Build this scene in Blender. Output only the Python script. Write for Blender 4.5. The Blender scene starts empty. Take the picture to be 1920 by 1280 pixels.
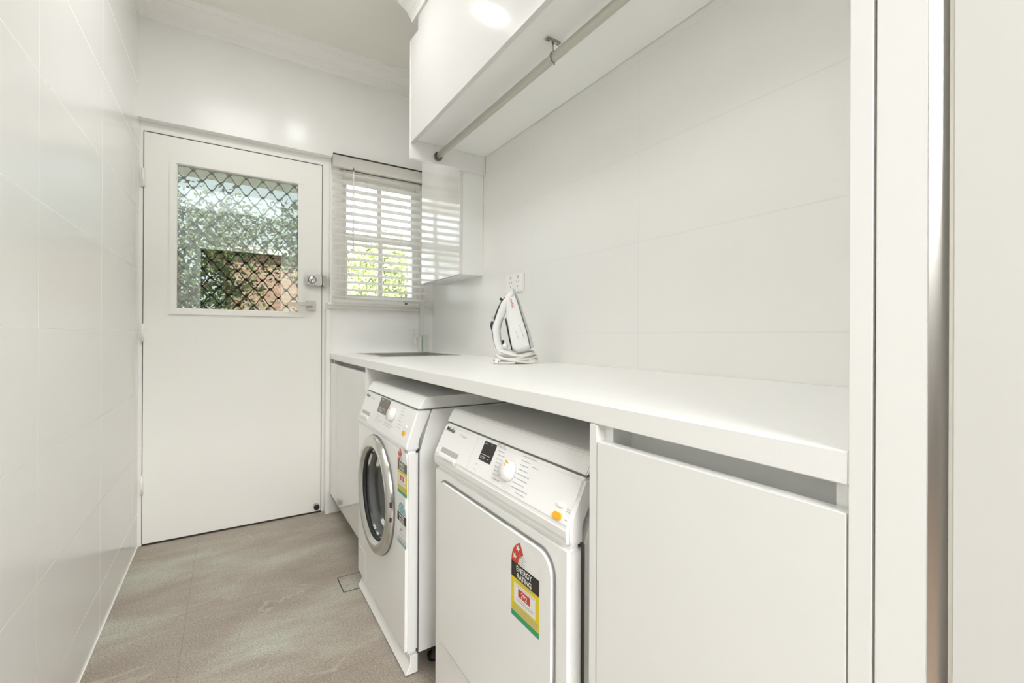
import bpy, bmesh, math, random
from mathutils import Vector, Matrix
random.seed(7)
C = bpy.context.scene.collection
sc = bpy.context.scene

# ------------------------------------------------------------------ camera
F_PX = 835.8; YAW = 0.5653; PITCH = 0.001; ROLL = 0.0048; CY = 628.03; CAM_H = 1.047
cam = bpy.data.cameras.new('camera'); co = bpy.data.objects.new('camera', cam); C.objects.link(co)
fw = Vector((math.sin(YAW)*math.cos(PITCH), math.cos(YAW)*math.cos(PITCH), math.sin(PITCH)))
rt = Vector((math.cos(YAW), -math.sin(YAW), 0)); up = rt.cross(fw)
r2 = rt*math.cos(ROLL)+up*math.sin(ROLL); u2 = -rt*math.sin(ROLL)+up*math.cos(ROLL)
co.matrix_world = Matrix(((r2.x, u2.x, -fw.x, 0), (r2.y, u2.y, -fw.y, 0), (r2.z, u2.z, -fw.z, CAM_H), (0, 0, 0, 1)))
cam.sensor_width = 36; cam.lens = F_PX/1920*36; cam.clip_start = 0.01; cam.clip_end = 200
cam.shift_y = (CY-640)/1920
sc.camera = co

# ------------------------------------------------------------------ world, light, exposure
w = bpy.data.worlds.new('world'); sc.world = w; w.use_nodes = True
nt = w.node_tree; nt.nodes.clear()
sky = nt.nodes.new('ShaderNodeTexSky'); sky.sky_type = 'HOSEK_WILKIE'; sky.turbidity = 6.0
sky.sun_direction = Vector((-0.3, 0.25, 0.9)).normalized(); sky.ground_albedo = 0.4
hs = nt.nodes.new('ShaderNodeHueSaturation'); hs.inputs['Saturation'].default_value = 0.35
bg = nt.nodes.new('ShaderNodeBackground'); bg.inputs['Strength'].default_value = 12
wo = nt.nodes.new('ShaderNodeOutputWorld')
nt.links.new(sky.outputs[0], hs.inputs['Color']); nt.links.new(hs.outputs[0], bg.inputs[0]); nt.links.new(bg.outputs[0], wo.inputs[0])

def light(name, typ, loc, energy, color=(1, 1, 1), size=0.1, size_y=None, rot=(0, 0, 0), spread=None):
    l = bpy.data.lights.new(name, typ); l.energy = energy; l.color = color
    if typ == 'AREA':
        l.size = size
        if size_y: l.shape = 'RECTANGLE'; l.size_y = size_y
        else: l.shape = 'DISK'
        if spread: l.spread = spread
    if typ == 'SUN': l.angle = size
    o = bpy.data.objects.new(name, l); C.objects.link(o); o.location = loc; o.rotation_euler = rot
    return o
light('sun', 'SUN', (0, 6, 6), 15, (1, .96, .9), 0.02, rot=(math.radians(42), math.radians(-20), 0))
# unseen fill lamps added in the hall behind the camera, above and left
light('hall_top_fill', 'AREA', (0.1, -0.55, 2.585), 4.4, (1, 1, .995), 3.0, 0.9)
light('hall_side_fill', 'AREA', (-1.9, -0.45, 1.9), 5, (.97, 1, .985), 0.9, 1.0, rot=(0, math.radians(-90), 0))
light('laundry_top_fill', 'AREA', (0.02, 1.50, 2.588), 3.9, (1, .995, .985), 0.42, 0.9)  # unseen fill added to brighten the far end of the laundry
light('back_room_fill', 'AREA', (0.0, -2.45, 2.50), 76, (1, 1, .99), 2.6, 0.35, rot=(math.radians(38), 0, 0), spread=math.radians(130))  # made-up fill behind the hall, evens the light on door and floor
WARM = (1, .99, .96)
for p in ((0.42, 1.85), (0.45, 0.70)):
    light('downlight_lamp', 'AREA', (p[0], p[1], 2.575), 1.0 if p[1] > 1 else .7, WARM, 0.085)

sc.view_settings.view_transform = 'Standard'; sc.view_settings.look = 'None'
sc.view_settings.exposure = 1.03; sc.view_settings.gamma = 1.0; sc.view_settings.use_curve_mapping = False
sc.cycles.max_bounces = 14; sc.cycles.diffuse_bounces = 8; sc.cycles.glossy_bounces = 6; sc.cycles.transparent_max_bounces = 24
sc.cycles.caustics_reflective = False; sc.cycles.caustics_refractive = False
sc.cycles.sample_clamp_indirect = 6

# ------------------------------------------------------------------ materials
MATS = {}
def mat(name, col, rough=0.5, metal=0.0, coat=0.0, spec=0.5, emit=0, trans=0, alpha=1, bump=0, bscale=60, aniso=0, vary=0.0):
    if name in MATS: return MATS[name]
    m = bpy.data.materials.new(name); m.use_nodes = True
    n = m.node_tree.nodes; L = m.node_tree.links; b = n['Principled BSDF']
    b.inputs['Base Color'].default_value = (*col, 1); b.inputs['Roughness'].default_value = rough
    b.inputs['Metallic'].default_value = metal; b.inputs['Coat Weight'].default_value = coat
    b.inputs['Coat Roughness'].default_value = 0.06
    b.inputs['Specular IOR Level'].default_value = spec
    b.inputs['Transmission Weight'].default_value = trans; b.inputs['Alpha'].default_value = alpha
    b.inputs['Anisotropic'].default_value = aniso
    if emit: b.inputs['Emission Color'].default_value = (*col, 1); b.inputs['Emission Strength'].default_value = emit
    # faint procedural variation everywhere
    geo = n.new('ShaderNodeNewGeometry'); no = n.new('ShaderNodeTexNoise'); no.inputs['Scale'].default_value = bscale
    L.new(geo.outputs['Position'], no.inputs['Vector'])
    if vary:
        mx = n.new('ShaderNodeMix'); mx.data_type = 'RGBA'
        mx.inputs[6].default_value = (*[c*(1-vary) for c in col], 1); mx.inputs[7].default_value = (*[min(1, c*(1+vary)) for c in col], 1)
        L.new(no.outputs['Fac'], mx.inputs[0]); L.new(mx.outputs[2], b.inputs['Base Color'])
    if bump:
        bp = n.new('ShaderNodeBump'); bp.inputs['Strength'].default_value = bump; bp.inputs['Distance'].default_value = 0.001
        L.new(no.outputs['Fac'], bp.inputs['Height']); L.new(bp.outputs[0], b.inputs['Normal'])
    MATS[name] = m
    return m

def mnode(n, L, op, a, b=None, c=None):
    x = n.new('ShaderNodeMath'); x.operation = op
    for i, v in enumerate((a, b, c)):
        if v is None: continue
        if isinstance(v, (int, float)): x.inputs[i].default_value = v
        else: L.new(v, x.inputs[i])
    return x.outputs[0]

def tile_mat(name, axis, off, col, joint, z0=0.16, pz=0.2993, pu=0.61, rough=0.22, jw=0.0012):
    m = bpy.data.materials.new(name); m.use_nodes = True
    n = m.node_tree.nodes; L = m.node_tree.links; b = n['Principled BSDF']
    geo = n.new('ShaderNodeNewGeometry'); sp = n.new('ShaderNodeSeparateXYZ'); L.new(geo.outputs['Position'], sp.inputs[0])
    def line(src, o, p):
        f = mnode(n, L, 'FRACT', mnode(n, L, 'DIVIDE', mnode(n, L, 'ADD', src, 50*p-o+p*0.5), p))
        d = mnode(n, L, 'ABSOLUTE', mnode(n, L, 'SUBTRACT', f, 0.5))
        return mnode(n, L, 'LESS_THAN', mnode(n, L, 'MULTIPLY', d, p), jw)
    k = mnode(n, L, 'MAXIMUM', line(sp.outputs['Z'], z0, pz), line(sp.outputs['XY'.index(axis)], off, pu))
    mx = n.new('ShaderNodeMix'); mx.data_type = 'RGBA'; L.new(k, mx.inputs[0])
    mx.inputs[6].default_value = (*col, 1); mx.inputs[7].default_value = (*joint, 1)
    L.new(mx.outputs[2], b.inputs['Base Color'])
    rg = mnode(n, L, 'MULTIPLY_ADD', k, 0.4, rough); L.new(rg, b.inputs['Roughness'])
    bp = n.new('ShaderNodeBump'); bp.inputs['Strength'].default_value = 0.25; bp.inputs['Distance'].default_value = 0.001; bp.invert = True
    L.new(k, bp.inputs['Height']); L.new(bp.outputs[0], b.inputs['Normal'])
    MATS[name] = m; return m

TILE = (.90, .90, .885)
T_left = tile_mat('tile_left', 'Y', 1.475, TILE, (.93, .93, .9))
T_back = tile_mat('tile_back', 'Y', 1.02, (.86, .858, .835), (.76, .76, .73), jw=.0015)
T_far = tile_mat('tile_far', 'X', 0.80, TILE, (.84, .84, .82), jw=.0009)
paint = mat('white_paint', (.915, .91, .885), .4, vary=.01)
ceilm = mat('ceiling_paint', (.88, .87, .815), .8, vary=.01)
doorp = mat('door_paint', (.92, .913, .88), .32, vary=.01)
lam = mat('white_laminate', (.92, .925, .91), .38)
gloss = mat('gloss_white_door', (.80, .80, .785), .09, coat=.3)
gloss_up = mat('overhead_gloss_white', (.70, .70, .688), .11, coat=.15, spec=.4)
satin = mat('satin_white_panel', (.87, .872, .855), .3)
benchm = mat('bench_white', (.91, .91, .90), .28, vary=.01, bscale=200)
enamel = mat('white_enamel', (.92, .925, .915), .22, coat=.3)
plastic = mat('white_plastic', (.89, .89, .885), .3)
plastic2 = mat('knob_plastic', (.88, .88, .87), .25)
steel = mat('brushed_steel', (.62, .61, .57), .3, 1.0)
chrome = mat('chrome', (.75, .76, .75), .12, 1.0)
silver = mat('silver_ring', (.68, .68, .66), .2, 1.0)
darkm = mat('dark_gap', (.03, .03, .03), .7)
seam = mat('seam_grey', (.16, .16, .15), .7)
rubber = mat('black_rubber', (.02, .02, .02), .5)
drumm = mat('drum_steel', (.42, .42, .45), .32, 1.0, bump=.6, bscale=140)
greym = mat('print_grey', (.45, .45, .46), .6)
lgrey = mat('light_grey_plastic', (.62, .62, .62), .4)
black = mat('display_black', (.025, .022, .02), .15)
brownb = mat('display_smoke', (.13, .115, .10), .2)
white = mat('print_white', (.88, .88, .87), .5)
red = mat('label_red', (.62, .06, .03), .45)
yellow = mat('label_yellow', (.82, .66, .02), .45)
green = mat('label_green', (.03, .36, .17), .45)
blue = mat('label_blue', (.25, .50, .55), .45)
orange = mat('button_orange', (.88, .46, .02), .35)
cordm = mat('cord_white', (.80, .79, .75), .6)
slatm = mat('slat_white', (.88, .87, .85), .35)
def translucent(m, col, fac):
    n = m.node_tree.nodes; L = m.node_tree.links; b = n['Principled BSDF']; o = [x for x in n if x.type == 'OUTPUT_MATERIAL'][0]
    t = n.new('ShaderNodeBsdfTranslucent'); t.inputs[0].default_value = (*col, 1); mi = n.new('ShaderNodeMixShader'); mi.inputs[0].default_value = fac
    L.new(b.outputs[0], mi.inputs[1]); L.new(t.outputs[0], mi.inputs[2]); L.new(mi.outputs[0], o.inputs[0])
translucent(slatm, (.985, .975, .96), .75)
ironw = mat('iron_white', (.84, .84, .84), .2, coat=.4)
irong = mat('iron_grey', (.5, .5, .5), .3)
navy = mat('iron_black', (.03, .03, .035), .3)
redp = mat('print_pink', (.6, .15, .2), .5)
timber = mat('hall_floor_reflect_brown', (.13, .085, .055), .45, vary=.3, bscale=14)  # brown of the unseen added hall floor, for the metal strip's reflection
hallw = mat('hall_wall_paint', (.72, .715, .69), .6)
def glass_mat(name, tint, refl, rough=0.0):
    m = bpy.data.materials.new(name); m.use_nodes = True; n = m.node_tree.nodes; L = m.node_tree.links; n.clear()
    tr = n.new('ShaderNodeBsdfTransparent'); tr.inputs[0].default_value = (*tint, 1)
    gl = n.new('ShaderNodeBsdfGlossy'); gl.inputs['Roughness'].default_value = rough; gl.inputs['Color'].default_value = (.9, 1, .97, 1)
    fr = n.new('ShaderNodeFresnel'); fr.inputs['IOR'].default_value = 1.5
    ad = mnode(n, L, 'ADD', fr.outputs[0], refl); mi = n.new('ShaderNodeMixShader'); L.new(ad, mi.inputs[0])
    L.new(tr.outputs[0], mi.inputs[1]); L.new(gl.outputs[0], mi.inputs[2])
    o = n.new('ShaderNodeOutputMaterial'); L.new(mi.outputs[0], o.inputs[0]); MATS[name] = m; return m
g_door = glass_mat('door_glass', (.42, .445, .42), .22)
g_win = glass_mat('window_glass', (.97, .98, .97), .0)
g_port = glass_mat('porthole_glass', (.50, .48, .51), .02)

def floor_material():
    m = bpy.data.materials.new('stone_floor'); m.use_nodes = True; n = m.node_tree.nodes; L = m.node_tree.links; b = n['Principled BSDF']
    geo = n.new('ShaderNodeNewGeometry'); mp = n.new('ShaderNodeMapping'); L.new(geo.outputs['Position'], mp.inputs['Vector'])
    mp.inputs['Rotation'].default_value = (0, 0, math.radians(6)); mp.inputs['Scale'].default_value = (1.0, 2.1, 1)
    n1 = n.new('ShaderNodeTexNoise'); n1.inputs['Scale'].default_value = 1.9; n1.inputs['Detail'].default_value = 7; n1.inputs['Roughness'].default_value = .62; n1.inputs['Distortion'].default_value = .3
    L.new(mp.outputs[0], n1.inputs['Vector'])
    r = n.new('ShaderNodeValToRGB'); cr = r.color_ramp; cr.elements[0].position = .30; cr.elements[0].color = (.31, .262, .218, 1)
    cr.elements[1].position = .68; cr.elements[1].color = (.475, .485, .405, 1); e = cr.elements.new(.5); e.color = (.385, .338, .285, 1)
    L.new(n1.outputs['Fac'], r.inputs[0])
    # fine speckle
    n2 = n.new('ShaderNodeTexNoise'); n2.inputs['Scale'].default_value = 190; n2.inputs['Detail'].default_value = 3; L.new(geo.outputs['Position'], n2.inputs['Vector'])
    sk = n.new('ShaderNodeMapRange'); sk.inputs[1].default_value = .3; sk.inputs[2].default_value = .7; sk.inputs[3].default_value = .70; sk.inputs[4].default_value = 1.3
    L.new(n2.outputs['Fac'], sk.inputs[0])
    mu = n.new('ShaderNodeMix'); mu.data_type = 'RGBA'; mu.blend_type = 'MULTIPLY'; mu.inputs[0].default_value = 1
    L.new(r.outputs[0], mu.inputs[6]); L.new(sk.outputs[0], mu.inputs[7])
    # veins: iso-lines of a distorted noise
    n3 = n.new('ShaderNodeTexNoise'); n3.inputs['Scale'].default_value = 1.5; n3.inputs['Detail'].default_value = 4; n3.inputs['Distortion'].default_value = .8
    L.new(mp.outputs[0], n3.inputs['Vector'])
    v = mnode(n, L, 'ABSOLUTE', mnode(n, L, 'SUBTRACT', n3.outputs['Fac'], .5))
    vm = n.new('ShaderNodeMapRange'); vm.inputs[1].default_value = .0; vm.inputs[2].default_value = .0075; vm.inputs[3].default_value = .5; vm.inputs[4].default_value = 0
    L.new(v, vm.inputs[0])
    n4 = n.new('ShaderNodeTexNoise'); n4.inputs['Scale'].default_value = 3.; L.new(geo.outputs['Position'], n4.inputs['Vector'])
    gate = n.new('ShaderNodeMapRange'); gate.inputs[1].default_value = .38; gate.inputs[2].default_value = .54; L.new(n4.outputs['Fac'], gate.inputs[0])
    vf = mnode(n, L, 'MULTIPLY', vm.outputs[0], gate.outputs[0])
    m2 = n.new('ShaderNodeMix'); m2.data_type = 'RGBA'; L.new(vf, m2.inputs[0]); L.new(mu.outputs[2], m2.inputs[6]); m2.inputs[7].default_value = (.55, .53, .46, 1)
    # joints
    sp = n.new('ShaderNodeSeparateXYZ'); L.new(geo.outputs['Position'], sp.inputs[0])
    def line(src, o, p, jw):
        f = mnode(n, L, 'FRACT', mnode(n, L, 'DIVIDE', mnode(n, L, 'ADD', src, 50*p-o+p*.5), p))
        return mnode(n, L, 'LESS_THAN', mnode(n, L, 'MULTIPLY', mnode(n, L, 'ABSOLUTE', mnode(n, L, 'SUBTRACT', f, .5)), p), jw)
    j = mnode(n, L, 'MAXIMUM', line(sp.outputs['Y'], 2.06, .60, .0013), line(sp.outputs['X'], -.13, .90, .0013))
    jf = mnode(n, L, 'MULTIPLY', j, .45)
    m3 = n.new('ShaderNodeMix'); m3.data_type = 'RGBA'; L.new(jf, m3.inputs[0]); L.new(m2.outputs[2], m3.inputs[6]); m3.inputs[7].default_value = (.2, .175, .15, 1)
    L.new(m3.outputs[2], b.inputs['Base Color']); b.inputs['Roughness'].default_value = .5
    bp = n.new('ShaderNodeBump'); bp.inputs['Strength'].default_value = .25; bp.inputs['Distance'].default_value = .001
    L.new(n2.outputs['Fac'], bp.inputs['Height']); L.new(bp.outputs[0], b.inputs['Normal'])
    return m
floorm = floor_material()

def brick_material():
    m = bpy.data.materials.new('pink_brick'); m.use_nodes = True; n = m.node_tree.nodes; L = m.node_tree.links; b = n['Principled BSDF']
    geo = n.new('ShaderNodeNewGeometry'); sp = n.new('ShaderNodeSeparateXYZ'); L.new(geo.outputs['Position'], sp.inputs[0])
    cb = n.new('ShaderNodeCombineXYZ'); L.new(sp.outputs['X'], cb.inputs[0]); L.new(sp.outputs['Z'], cb.inputs[1])
    t = n.new('ShaderNodeTexBrick'); L.new(cb.outputs[0], t.inputs['Vector']); t.inputs['Scale'].default_value = 1
    t.inputs['Color1'].default_value = (.62, .33, .24, 1); t.inputs['Color2'].default_value = (.70, .42, .32, 1); t.inputs['Mortar'].default_value = (.72, .62, .52, 1)
    t.inputs['Brick Width'].default_value = .24; t.inputs['Row Height'].default_value = .086; t.inputs['Mortar Size'].default_value = .008
    L.new(t.outputs[0], b.inputs['Base Color']); b.inputs['Roughness'].default_value = .8; return m
brick = brick_material()

# ------------------------------------------------------------------ mesh helpers
class MB:
    def __init__(s): s.v = []; s.f = []; s.m = []; s.sm = []
    def add(s, bm, mi=0, smooth=False, M=None):
        base = len(s.v); bm.verts.index_update()
        for v in bm.verts: s.v.append(tuple(M @ v.co if M else v.co))
        for f in bm.faces: s.f.append([base+v.index for v in f.verts]); s.m.append(mi); s.sm.append(smooth)
        bm.free(); return s
    def box(s, x0, x1, y0, y1, z0, z1, mi=0, bev=0, seg=2, M=None):
        bm = bmesh.new(); bmesh.ops.create_cube(bm, size=1)
        for v in bm.verts: v.co = Vector(((x0+x1)/2+v.co.x*(x1-x0), (y0+y1)/2+v.co.y*(y1-y0), (z0+z1)/2+v.co.z*(z1-z0)))
        if bev: bmesh.ops.bevel(bm, geom=bm.edges[:], offset=bev, segments=seg, affect='EDGES', clamp_overlap=True)
        return s.add(bm, mi, False, M)
    def prism(s, prof, axis, a, b, mi=0, bev=0, seg=2, M=None, smooth=False, ztop=None):
        # prof: 2D points; axis 'y' -> (x,z), 'x' -> (y,z), 'z' -> (x,y)
        bm = bmesh.new()
        def P(p, t): return {'y': (p[0], t, p[1]), 'x': (t, p[0], p[1]), 'z': (p[0], p[1], t)}[axis]
        A = [bm.verts.new(P(p, a)) for p in prof]; B = [bm.verts.new(P(p, b)) for p in prof]
        bm.faces.new(A); bm.faces.new(B[::-1]); k = len(prof)
        for i in range(k): bm.faces.new((A[i], B[i], B[(i+1) % k], A[(i+1) % k]))
        bmesh.ops.recalc_face_normals(bm, faces=bm.faces[:])
        if bev:
            ed = [e for e in bm.edges if e.calc_face_angle(0) > .25]
            if ztop is not None: ed = [e for e in ed if max(v.co.z for v in e.verts) > ztop-.002 and (min(v.co.z for v in e.verts) > ztop-.002 or min(v.co.x for v in e.verts) < .8)]
            bmesh.ops.bevel(bm, geom=ed, offset=bev, segments=seg, affect='EDGES', clamp_overlap=True)
        return s.add(bm, mi, smooth, M)
    def poly(s, pts, mi=0):
        b = len(s.v); s.v += [tuple(p) for p in pts]; s.f.append(list(range(b, b+len(pts)))); s.m.append(mi); s.sm.append(False); return s
    def tube(s, pts, r, mi=0, n=12, caps=True, rz=None):
        pts = [Vector(p) for p in pts]; base = len(s.v); k = len(pts); prev = None
        for i, p in enumerate(pts):
            d = (pts[min(i+1, k-1)]-pts[max(i-1, 0)]).normalized()
            if prev is None:
                a = d.cross(Vector((0, 0, 1)));
                if a.length < .1: a = d.cross(Vector((0, 1, 0)))
            else: a = prev-d*prev.dot(d)
            a.normalize(); prev = a; b = d.cross(a)
            rr = r[i] if isinstance(r, (list, tuple)) else r; rb = rz if rz else rr
            for j in range(n):
                t = 2*math.pi*j/n; s.v.append(tuple(p+a*rb*math.cos(t)+b*rr*math.sin(t)))
        for i in range(k-1):
            for j in range(n):
                j2 = (j+1) % n; s.f.append([base+i*n+j, base+i*n+j2, base+(i+1)*n+j2, base+(i+1)*n+j]); s.m.append(mi); s.sm.append(True)
        if caps:
            s.f.append([base+j for j in range(n)][::-1]); s.m.append(mi); s.sm.append(False)
            s.f.append([base+(k-1)*n+j for j in range(n)]); s.m.append(mi); s.sm.append(False)
        return s
    def lathe(s, prof, o, d, mi=0, n=64, u=None, smooth=True, closed=False):
        # prof: (r, h) ; h along d from o
        d = Vector(d).normalized(); o = Vector(o); a = d.cross(Vector((0, 0, 1)))
        if a.length < .1: a = d.cross(Vector((0, 1, 0)))
        a.normalize(); b = d.cross(a); base = len(s.v); k = len(prof)
        for (r, h) in prof:
            for j in range(n):
                t = 2*math.pi*j/n; s.v.append(tuple(o+d*h+(a*math.cos(t)+b*math.sin(t))*r))
        for i in range(k if closed else k-1):
            i2 = (i+1) % k
            for j in range(n):
                j2 = (j+1) % n; s.f.append([base+i*n+j, base+i*n+j2, base+i2*n+j2, base+i2*n+j]); s.m.append(mi); s.sm.append(smooth)
        return s
    def text(s, txt, size, O, U, V, mi=0, N=None, off=0.0004, width=None, bold=0):
        cu = bpy.data.curves.new('t', 'FONT'); cu.body = txt; cu.size = 1; cu.offset = bold
        ob = bpy.data.objects.new('t', cu); C.objects.link(ob)
        dg = bpy.context.evaluated_depsgraph_get(); me = ob.evaluated_get(dg).to_mesh()
        vs = [v.co.copy() for v in me.vertices]; fs = [list(p.vertices) for p in me.polygons]
        ob.evaluated_get(dg).to_mesh_clear(); bpy.data.objects.remove(ob); bpy.data.curves.remove(cu)
        if not vs: return s
        x0 = min(v.x for v in vs); x1 = max(v.x for v in vs); U = Vector(U); V = Vector(V); O = Vector(O)
        N = Vector(N) if N else U.cross(V).normalized()
        sx = size if width is None else width/(x1-x0); base = len(s.v)
        for v in vs: s.v.append(tuple(O+U*(v.x-x0)*sx+V*v.y*size+N*off))
        for f in fs: s.f.append([base+i for i in f]); s.m.append(mi); s.sm.append(False)
        return s

WL = {}
def tagp(o, label=None, cat=None, group=None, kind=None):
    if label: o['label'] = label
    if cat: o['category'] = cat
    if group: o['group'] = group
    if kind: o['kind'] = kind
    return o
def link(o, parent):
    C.objects.link(o)
    if parent is not None: o.parent = parent
def obj(name, mb, mats, parent=None, label=None, cat=None, group=None, kind=None, at=None):
    if not isinstance(mats, (list, tuple)): mats = [mats]
    vs = mb.v; mn = [min(v[i] for v in vs) for i in range(3)]; mxx = [max(v[i] for v in vs) for i in range(3)]
    org = Vector(((mn[0]+mxx[0])/2, (mn[1]+mxx[1])/2, mn[2])) if at is None else Vector(at)
    me = bpy.data.meshes.new(name); me.from_pydata([tuple(Vector(v)-org) for v in vs], [], mb.f)
    for m in mats: me.materials.append(m)
    me.polygons.foreach_set('material_index', mb.m); me.polygons.foreach_set('use_smooth', mb.sm)
    me.update()
    bm = bmesh.new(); bm.from_mesh(me); bmesh.ops.recalc_face_normals(bm, faces=bm.faces[:]); bm.to_mesh(me); bm.free()
    o = bpy.data.objects.new(name, me); link(o, parent)
    o.location = org-(WL[parent] if parent else Vector((0, 0, 0))); WL[o] = org
    return tagp(o, label, cat, group, kind)
def thing(name, loc, label, cat, group=None, kind=None):
    o = bpy.data.objects.new(name, None); o.empty_display_size = .05; C.objects.link(o); o.location = loc; WL[o] = Vector(loc)
    return tagp(o, label, cat, group, kind)
def struct(name, mb, m, parent=None, label=None): return obj(name, mb, m, parent, label, kind=None if parent else 'structure')
def cut(o, cutter_mb):
    """carve a hole into object o (applied, the cutter does not stay)"""
    c = obj('cutter', cutter_mb, []) if False else None
    me = bpy.data.meshes.new('c'); me.from_pydata([tuple(v) for v in cutter_mb.v], [], cutter_mb.f)
    bm = bmesh.new(); bm.from_mesh(me); bmesh.ops.recalc_face_normals(bm, faces=bm.faces[:]); bm.to_mesh(me); bm.free()
    co_ = bpy.data.objects.new('c', me); C.objects.link(co_)
    md = o.modifiers.new('b', 'BOOLEAN'); md.operation = 'DIFFERENCE'; md.solver = 'EXACT'; md.object = co_
    bpy.context.view_layer.update()
    dg = bpy.context.evaluated_depsgraph_get(); new = bpy.data.meshes.new_from_object(o.evaluated_get(dg))
    o.modifiers.clear(); o.data = new; bpy.data.objects.remove(co_)

# ------------------------------------------------------------------ dimensions
XL, XR, YF, YD = -0.3777, 1.14, 2.783, 2.8303
ZC, ZLOW = 2.68, 2.60
XB = 0.5009; ZT, ZB = 0.9375, 0.9047

# ------------------------------------------------------------------ structure
struct('floor', MB().box(XL-.2, XR+.2, -.02, YF+.35, -.1, 0), floorm)
struct('floor_added_hall', MB().box(-2.2, 2.2, -3.6, -.02, -.1, -.001), timber)  # unseen hall floor, brown added for the metal strip's reflection
struct('wall_left', MB().box(XL-.15, XL, 0.1, YF+.30, -.1, ZC+.1), T_left)
struct('trim_1', MB().box(XL, XL+.0045, .1, YD-.002, 0, .0045, bev=.001), mat('grout_white', (.86, .86, .82), .5))
struct('wall_right', MB().box(XR, XR+.15, -.1, YF+.30, -.1, ZC+.1), T_back)
# far wall: pieces around the door recess and the window
fw_ = MB()
fw_.box(XL, XR, YF, YF+.30, 2.096, ZC+.1)              # above
fw_.box(.5, XR, YF, YF+.30, -.1, 1.235)                # under the window
fw_.box(.5, .548, YF, YF+.30, 1.235, 2.096); fw_.box(1.075, XR, YF, YF+.30, 1.235, 2.096)
struct('wall_far', fw_, T_far)
ce = MB().box(XL-.1, XR+.1, 1.98, YF+.3, ZC, ZC+.1)
struct('ceiling', ce, ceilm)
cl = MB().box(XL-.1, XR+.1, -.02, 2.07, ZLOW, ZLOW+.05, bev=.004); cl.box(XL-.1, XR+.1, 2.0, 2.07, ZLOW+.02, ZC)
struct('ceiling_dropped', cl, ceilm)
# cornice profile (distance from wall, drop below ceiling)
CP = [(0, -.103), (.012, -.103), (.016, -.094), (.016, -.088), (.022, -.084), (.022, -.078), (.029, -.074), (.029, -.068), (.036, -.064),
      (.036, -.058), (.045, -.052), (.055, -.043), (.066, -.036), (.077, -.031), (.080, -.024), (.090, -.022), (.098, -.014), (.108, -.010), (.110, 0), (0, 0)]
def cornice(name, wall, a, b, z=ZC, s=1.0):
    mb = MB(); n = len(CP); ra = []; rb = []
    for (d, h) in CP:
        d *= s; h *= s
        if wall == 'far': ra.append((a+d, YF-d, z+h)); rb.append((b-d, YF-d, z+h))
        if wall == 'left': ra.append((XL+d, a, z+h)); rb.append((XL+d, b-d, z+h))
        if wall == 'right': ra.append((XR-d, a, z+h)); rb.append((XR-d, b-d, z+h))
        if wall == 'cab': ra.append((.73-d, a, z+h)); rb.append((.73-d, b, z+h))
        if wall == 'beam': ra.append((a, 2.07-d, z+h)); rb.append((b, 2.07-d, z+h))
    for i in range(n):
        j = (i+1) % n; mb.poly([ra[i], rb[i], rb[j], ra[j]])
    mb.poly(ra); mb.poly(rb[::-1]); struct(name, mb, paint)
cornice('trim_2', 'far', XL, XR)
cornice('trim_3', 'left', 2.07, YF)
cornice('trim_4', 'right', 2.07, YF)
cornice('trim_5', 'cab', .2, 2.03, z=ZLOW, s=.78)

# door frame
fr = MB()
fr.box(XL, -.3615, YD+.003, YD+.09, 0, 2.096, bev=.001)
fr.box(.4635, .500, YD+.003, YD+.09, 0, 2.096, bev=.001)
fr.box(-.3615, .4635, YD+.003, YD+.09, 2.0505, 2.096, bev=.001)
fr.box(-.3615, .4635, YD+.05, YD+.075, 2.035, 2.0505); fr.box(-.3615, -.35, YD+.05, YD+.075, 0, 2.05); fr.box(.452, .4635, YD+.05, YD+.075, 0, 2.05)
fr.box(.477, .4995, YF-.012, YD+.004, 0, 1.20, bev=.003)
struct('trim_6', fr, paint)
struct('trim_7', MB().box(-.3615, .4635, YD-.002, YD+.15, -.05, .003), mat('threshold_dark', (.07, .06, .05), .6))

# door leaf with glazed opening
gx0, gx1, gz0, gz1 = -.2455, .3455, 1.160, 1.927
d = MB()
dx0, dx1, dz0, dz1, dy0, dy1 = -.3585, .4600, .009, 2.0455, YD, YD+.038
d.box(dx0, gx0, dy0, dy1, dz0, dz1); d.box(gx1, dx1, dy0, dy1, dz0, dz1)
d.box(gx0, gx1, dy0, dy1, dz0, gz0); d.box(gx0, gx1, dy0, dy1, gz1, dz1)
door = obj('door_1', d, doorp, label='white painted back door with a square glazed upper panel', kind='structure')
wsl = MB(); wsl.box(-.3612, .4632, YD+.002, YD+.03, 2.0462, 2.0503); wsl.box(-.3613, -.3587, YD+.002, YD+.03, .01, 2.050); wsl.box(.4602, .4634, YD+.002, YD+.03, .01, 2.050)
obj('door_gap_shade', wsl, darkm, door, label='dark strip painted for the shaded gap around the door edge')  # shade in the gap around the leaf, put in as dark strips
bd = MB()
def frame(mb, x0, x1, z0, z1, w_, y0, y1, bev=.002, mi=0):
    mb.box(x0, x1, y0, y1, z1-w_, z1, mi, bev); mb.box(x0, x1, y0, y1, z0, z0+w_, mi, bev)
    mb.box(x0, x0+w_, y0, y1, z0+w_, z1-w_, mi, bev); mb.box(x1-w_, x1, y0, y1, z0+w_, z1-w_, mi, bev)
frame(bd, -.2585, .3615, 1.146, 1.942, .030, YD-.009, YD+.002); frame(bd, -.236, .343, 1.169, 1.919, .010, YD-.003, YD+.016)
obj('glazing_bead', bd, doorp, door)
obj('glass_pane', MB().box(-.236, .345, YD+.016, YD+.020, 1.160, 1.927), g_door, door, label='tinted reflective glass pane')
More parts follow.
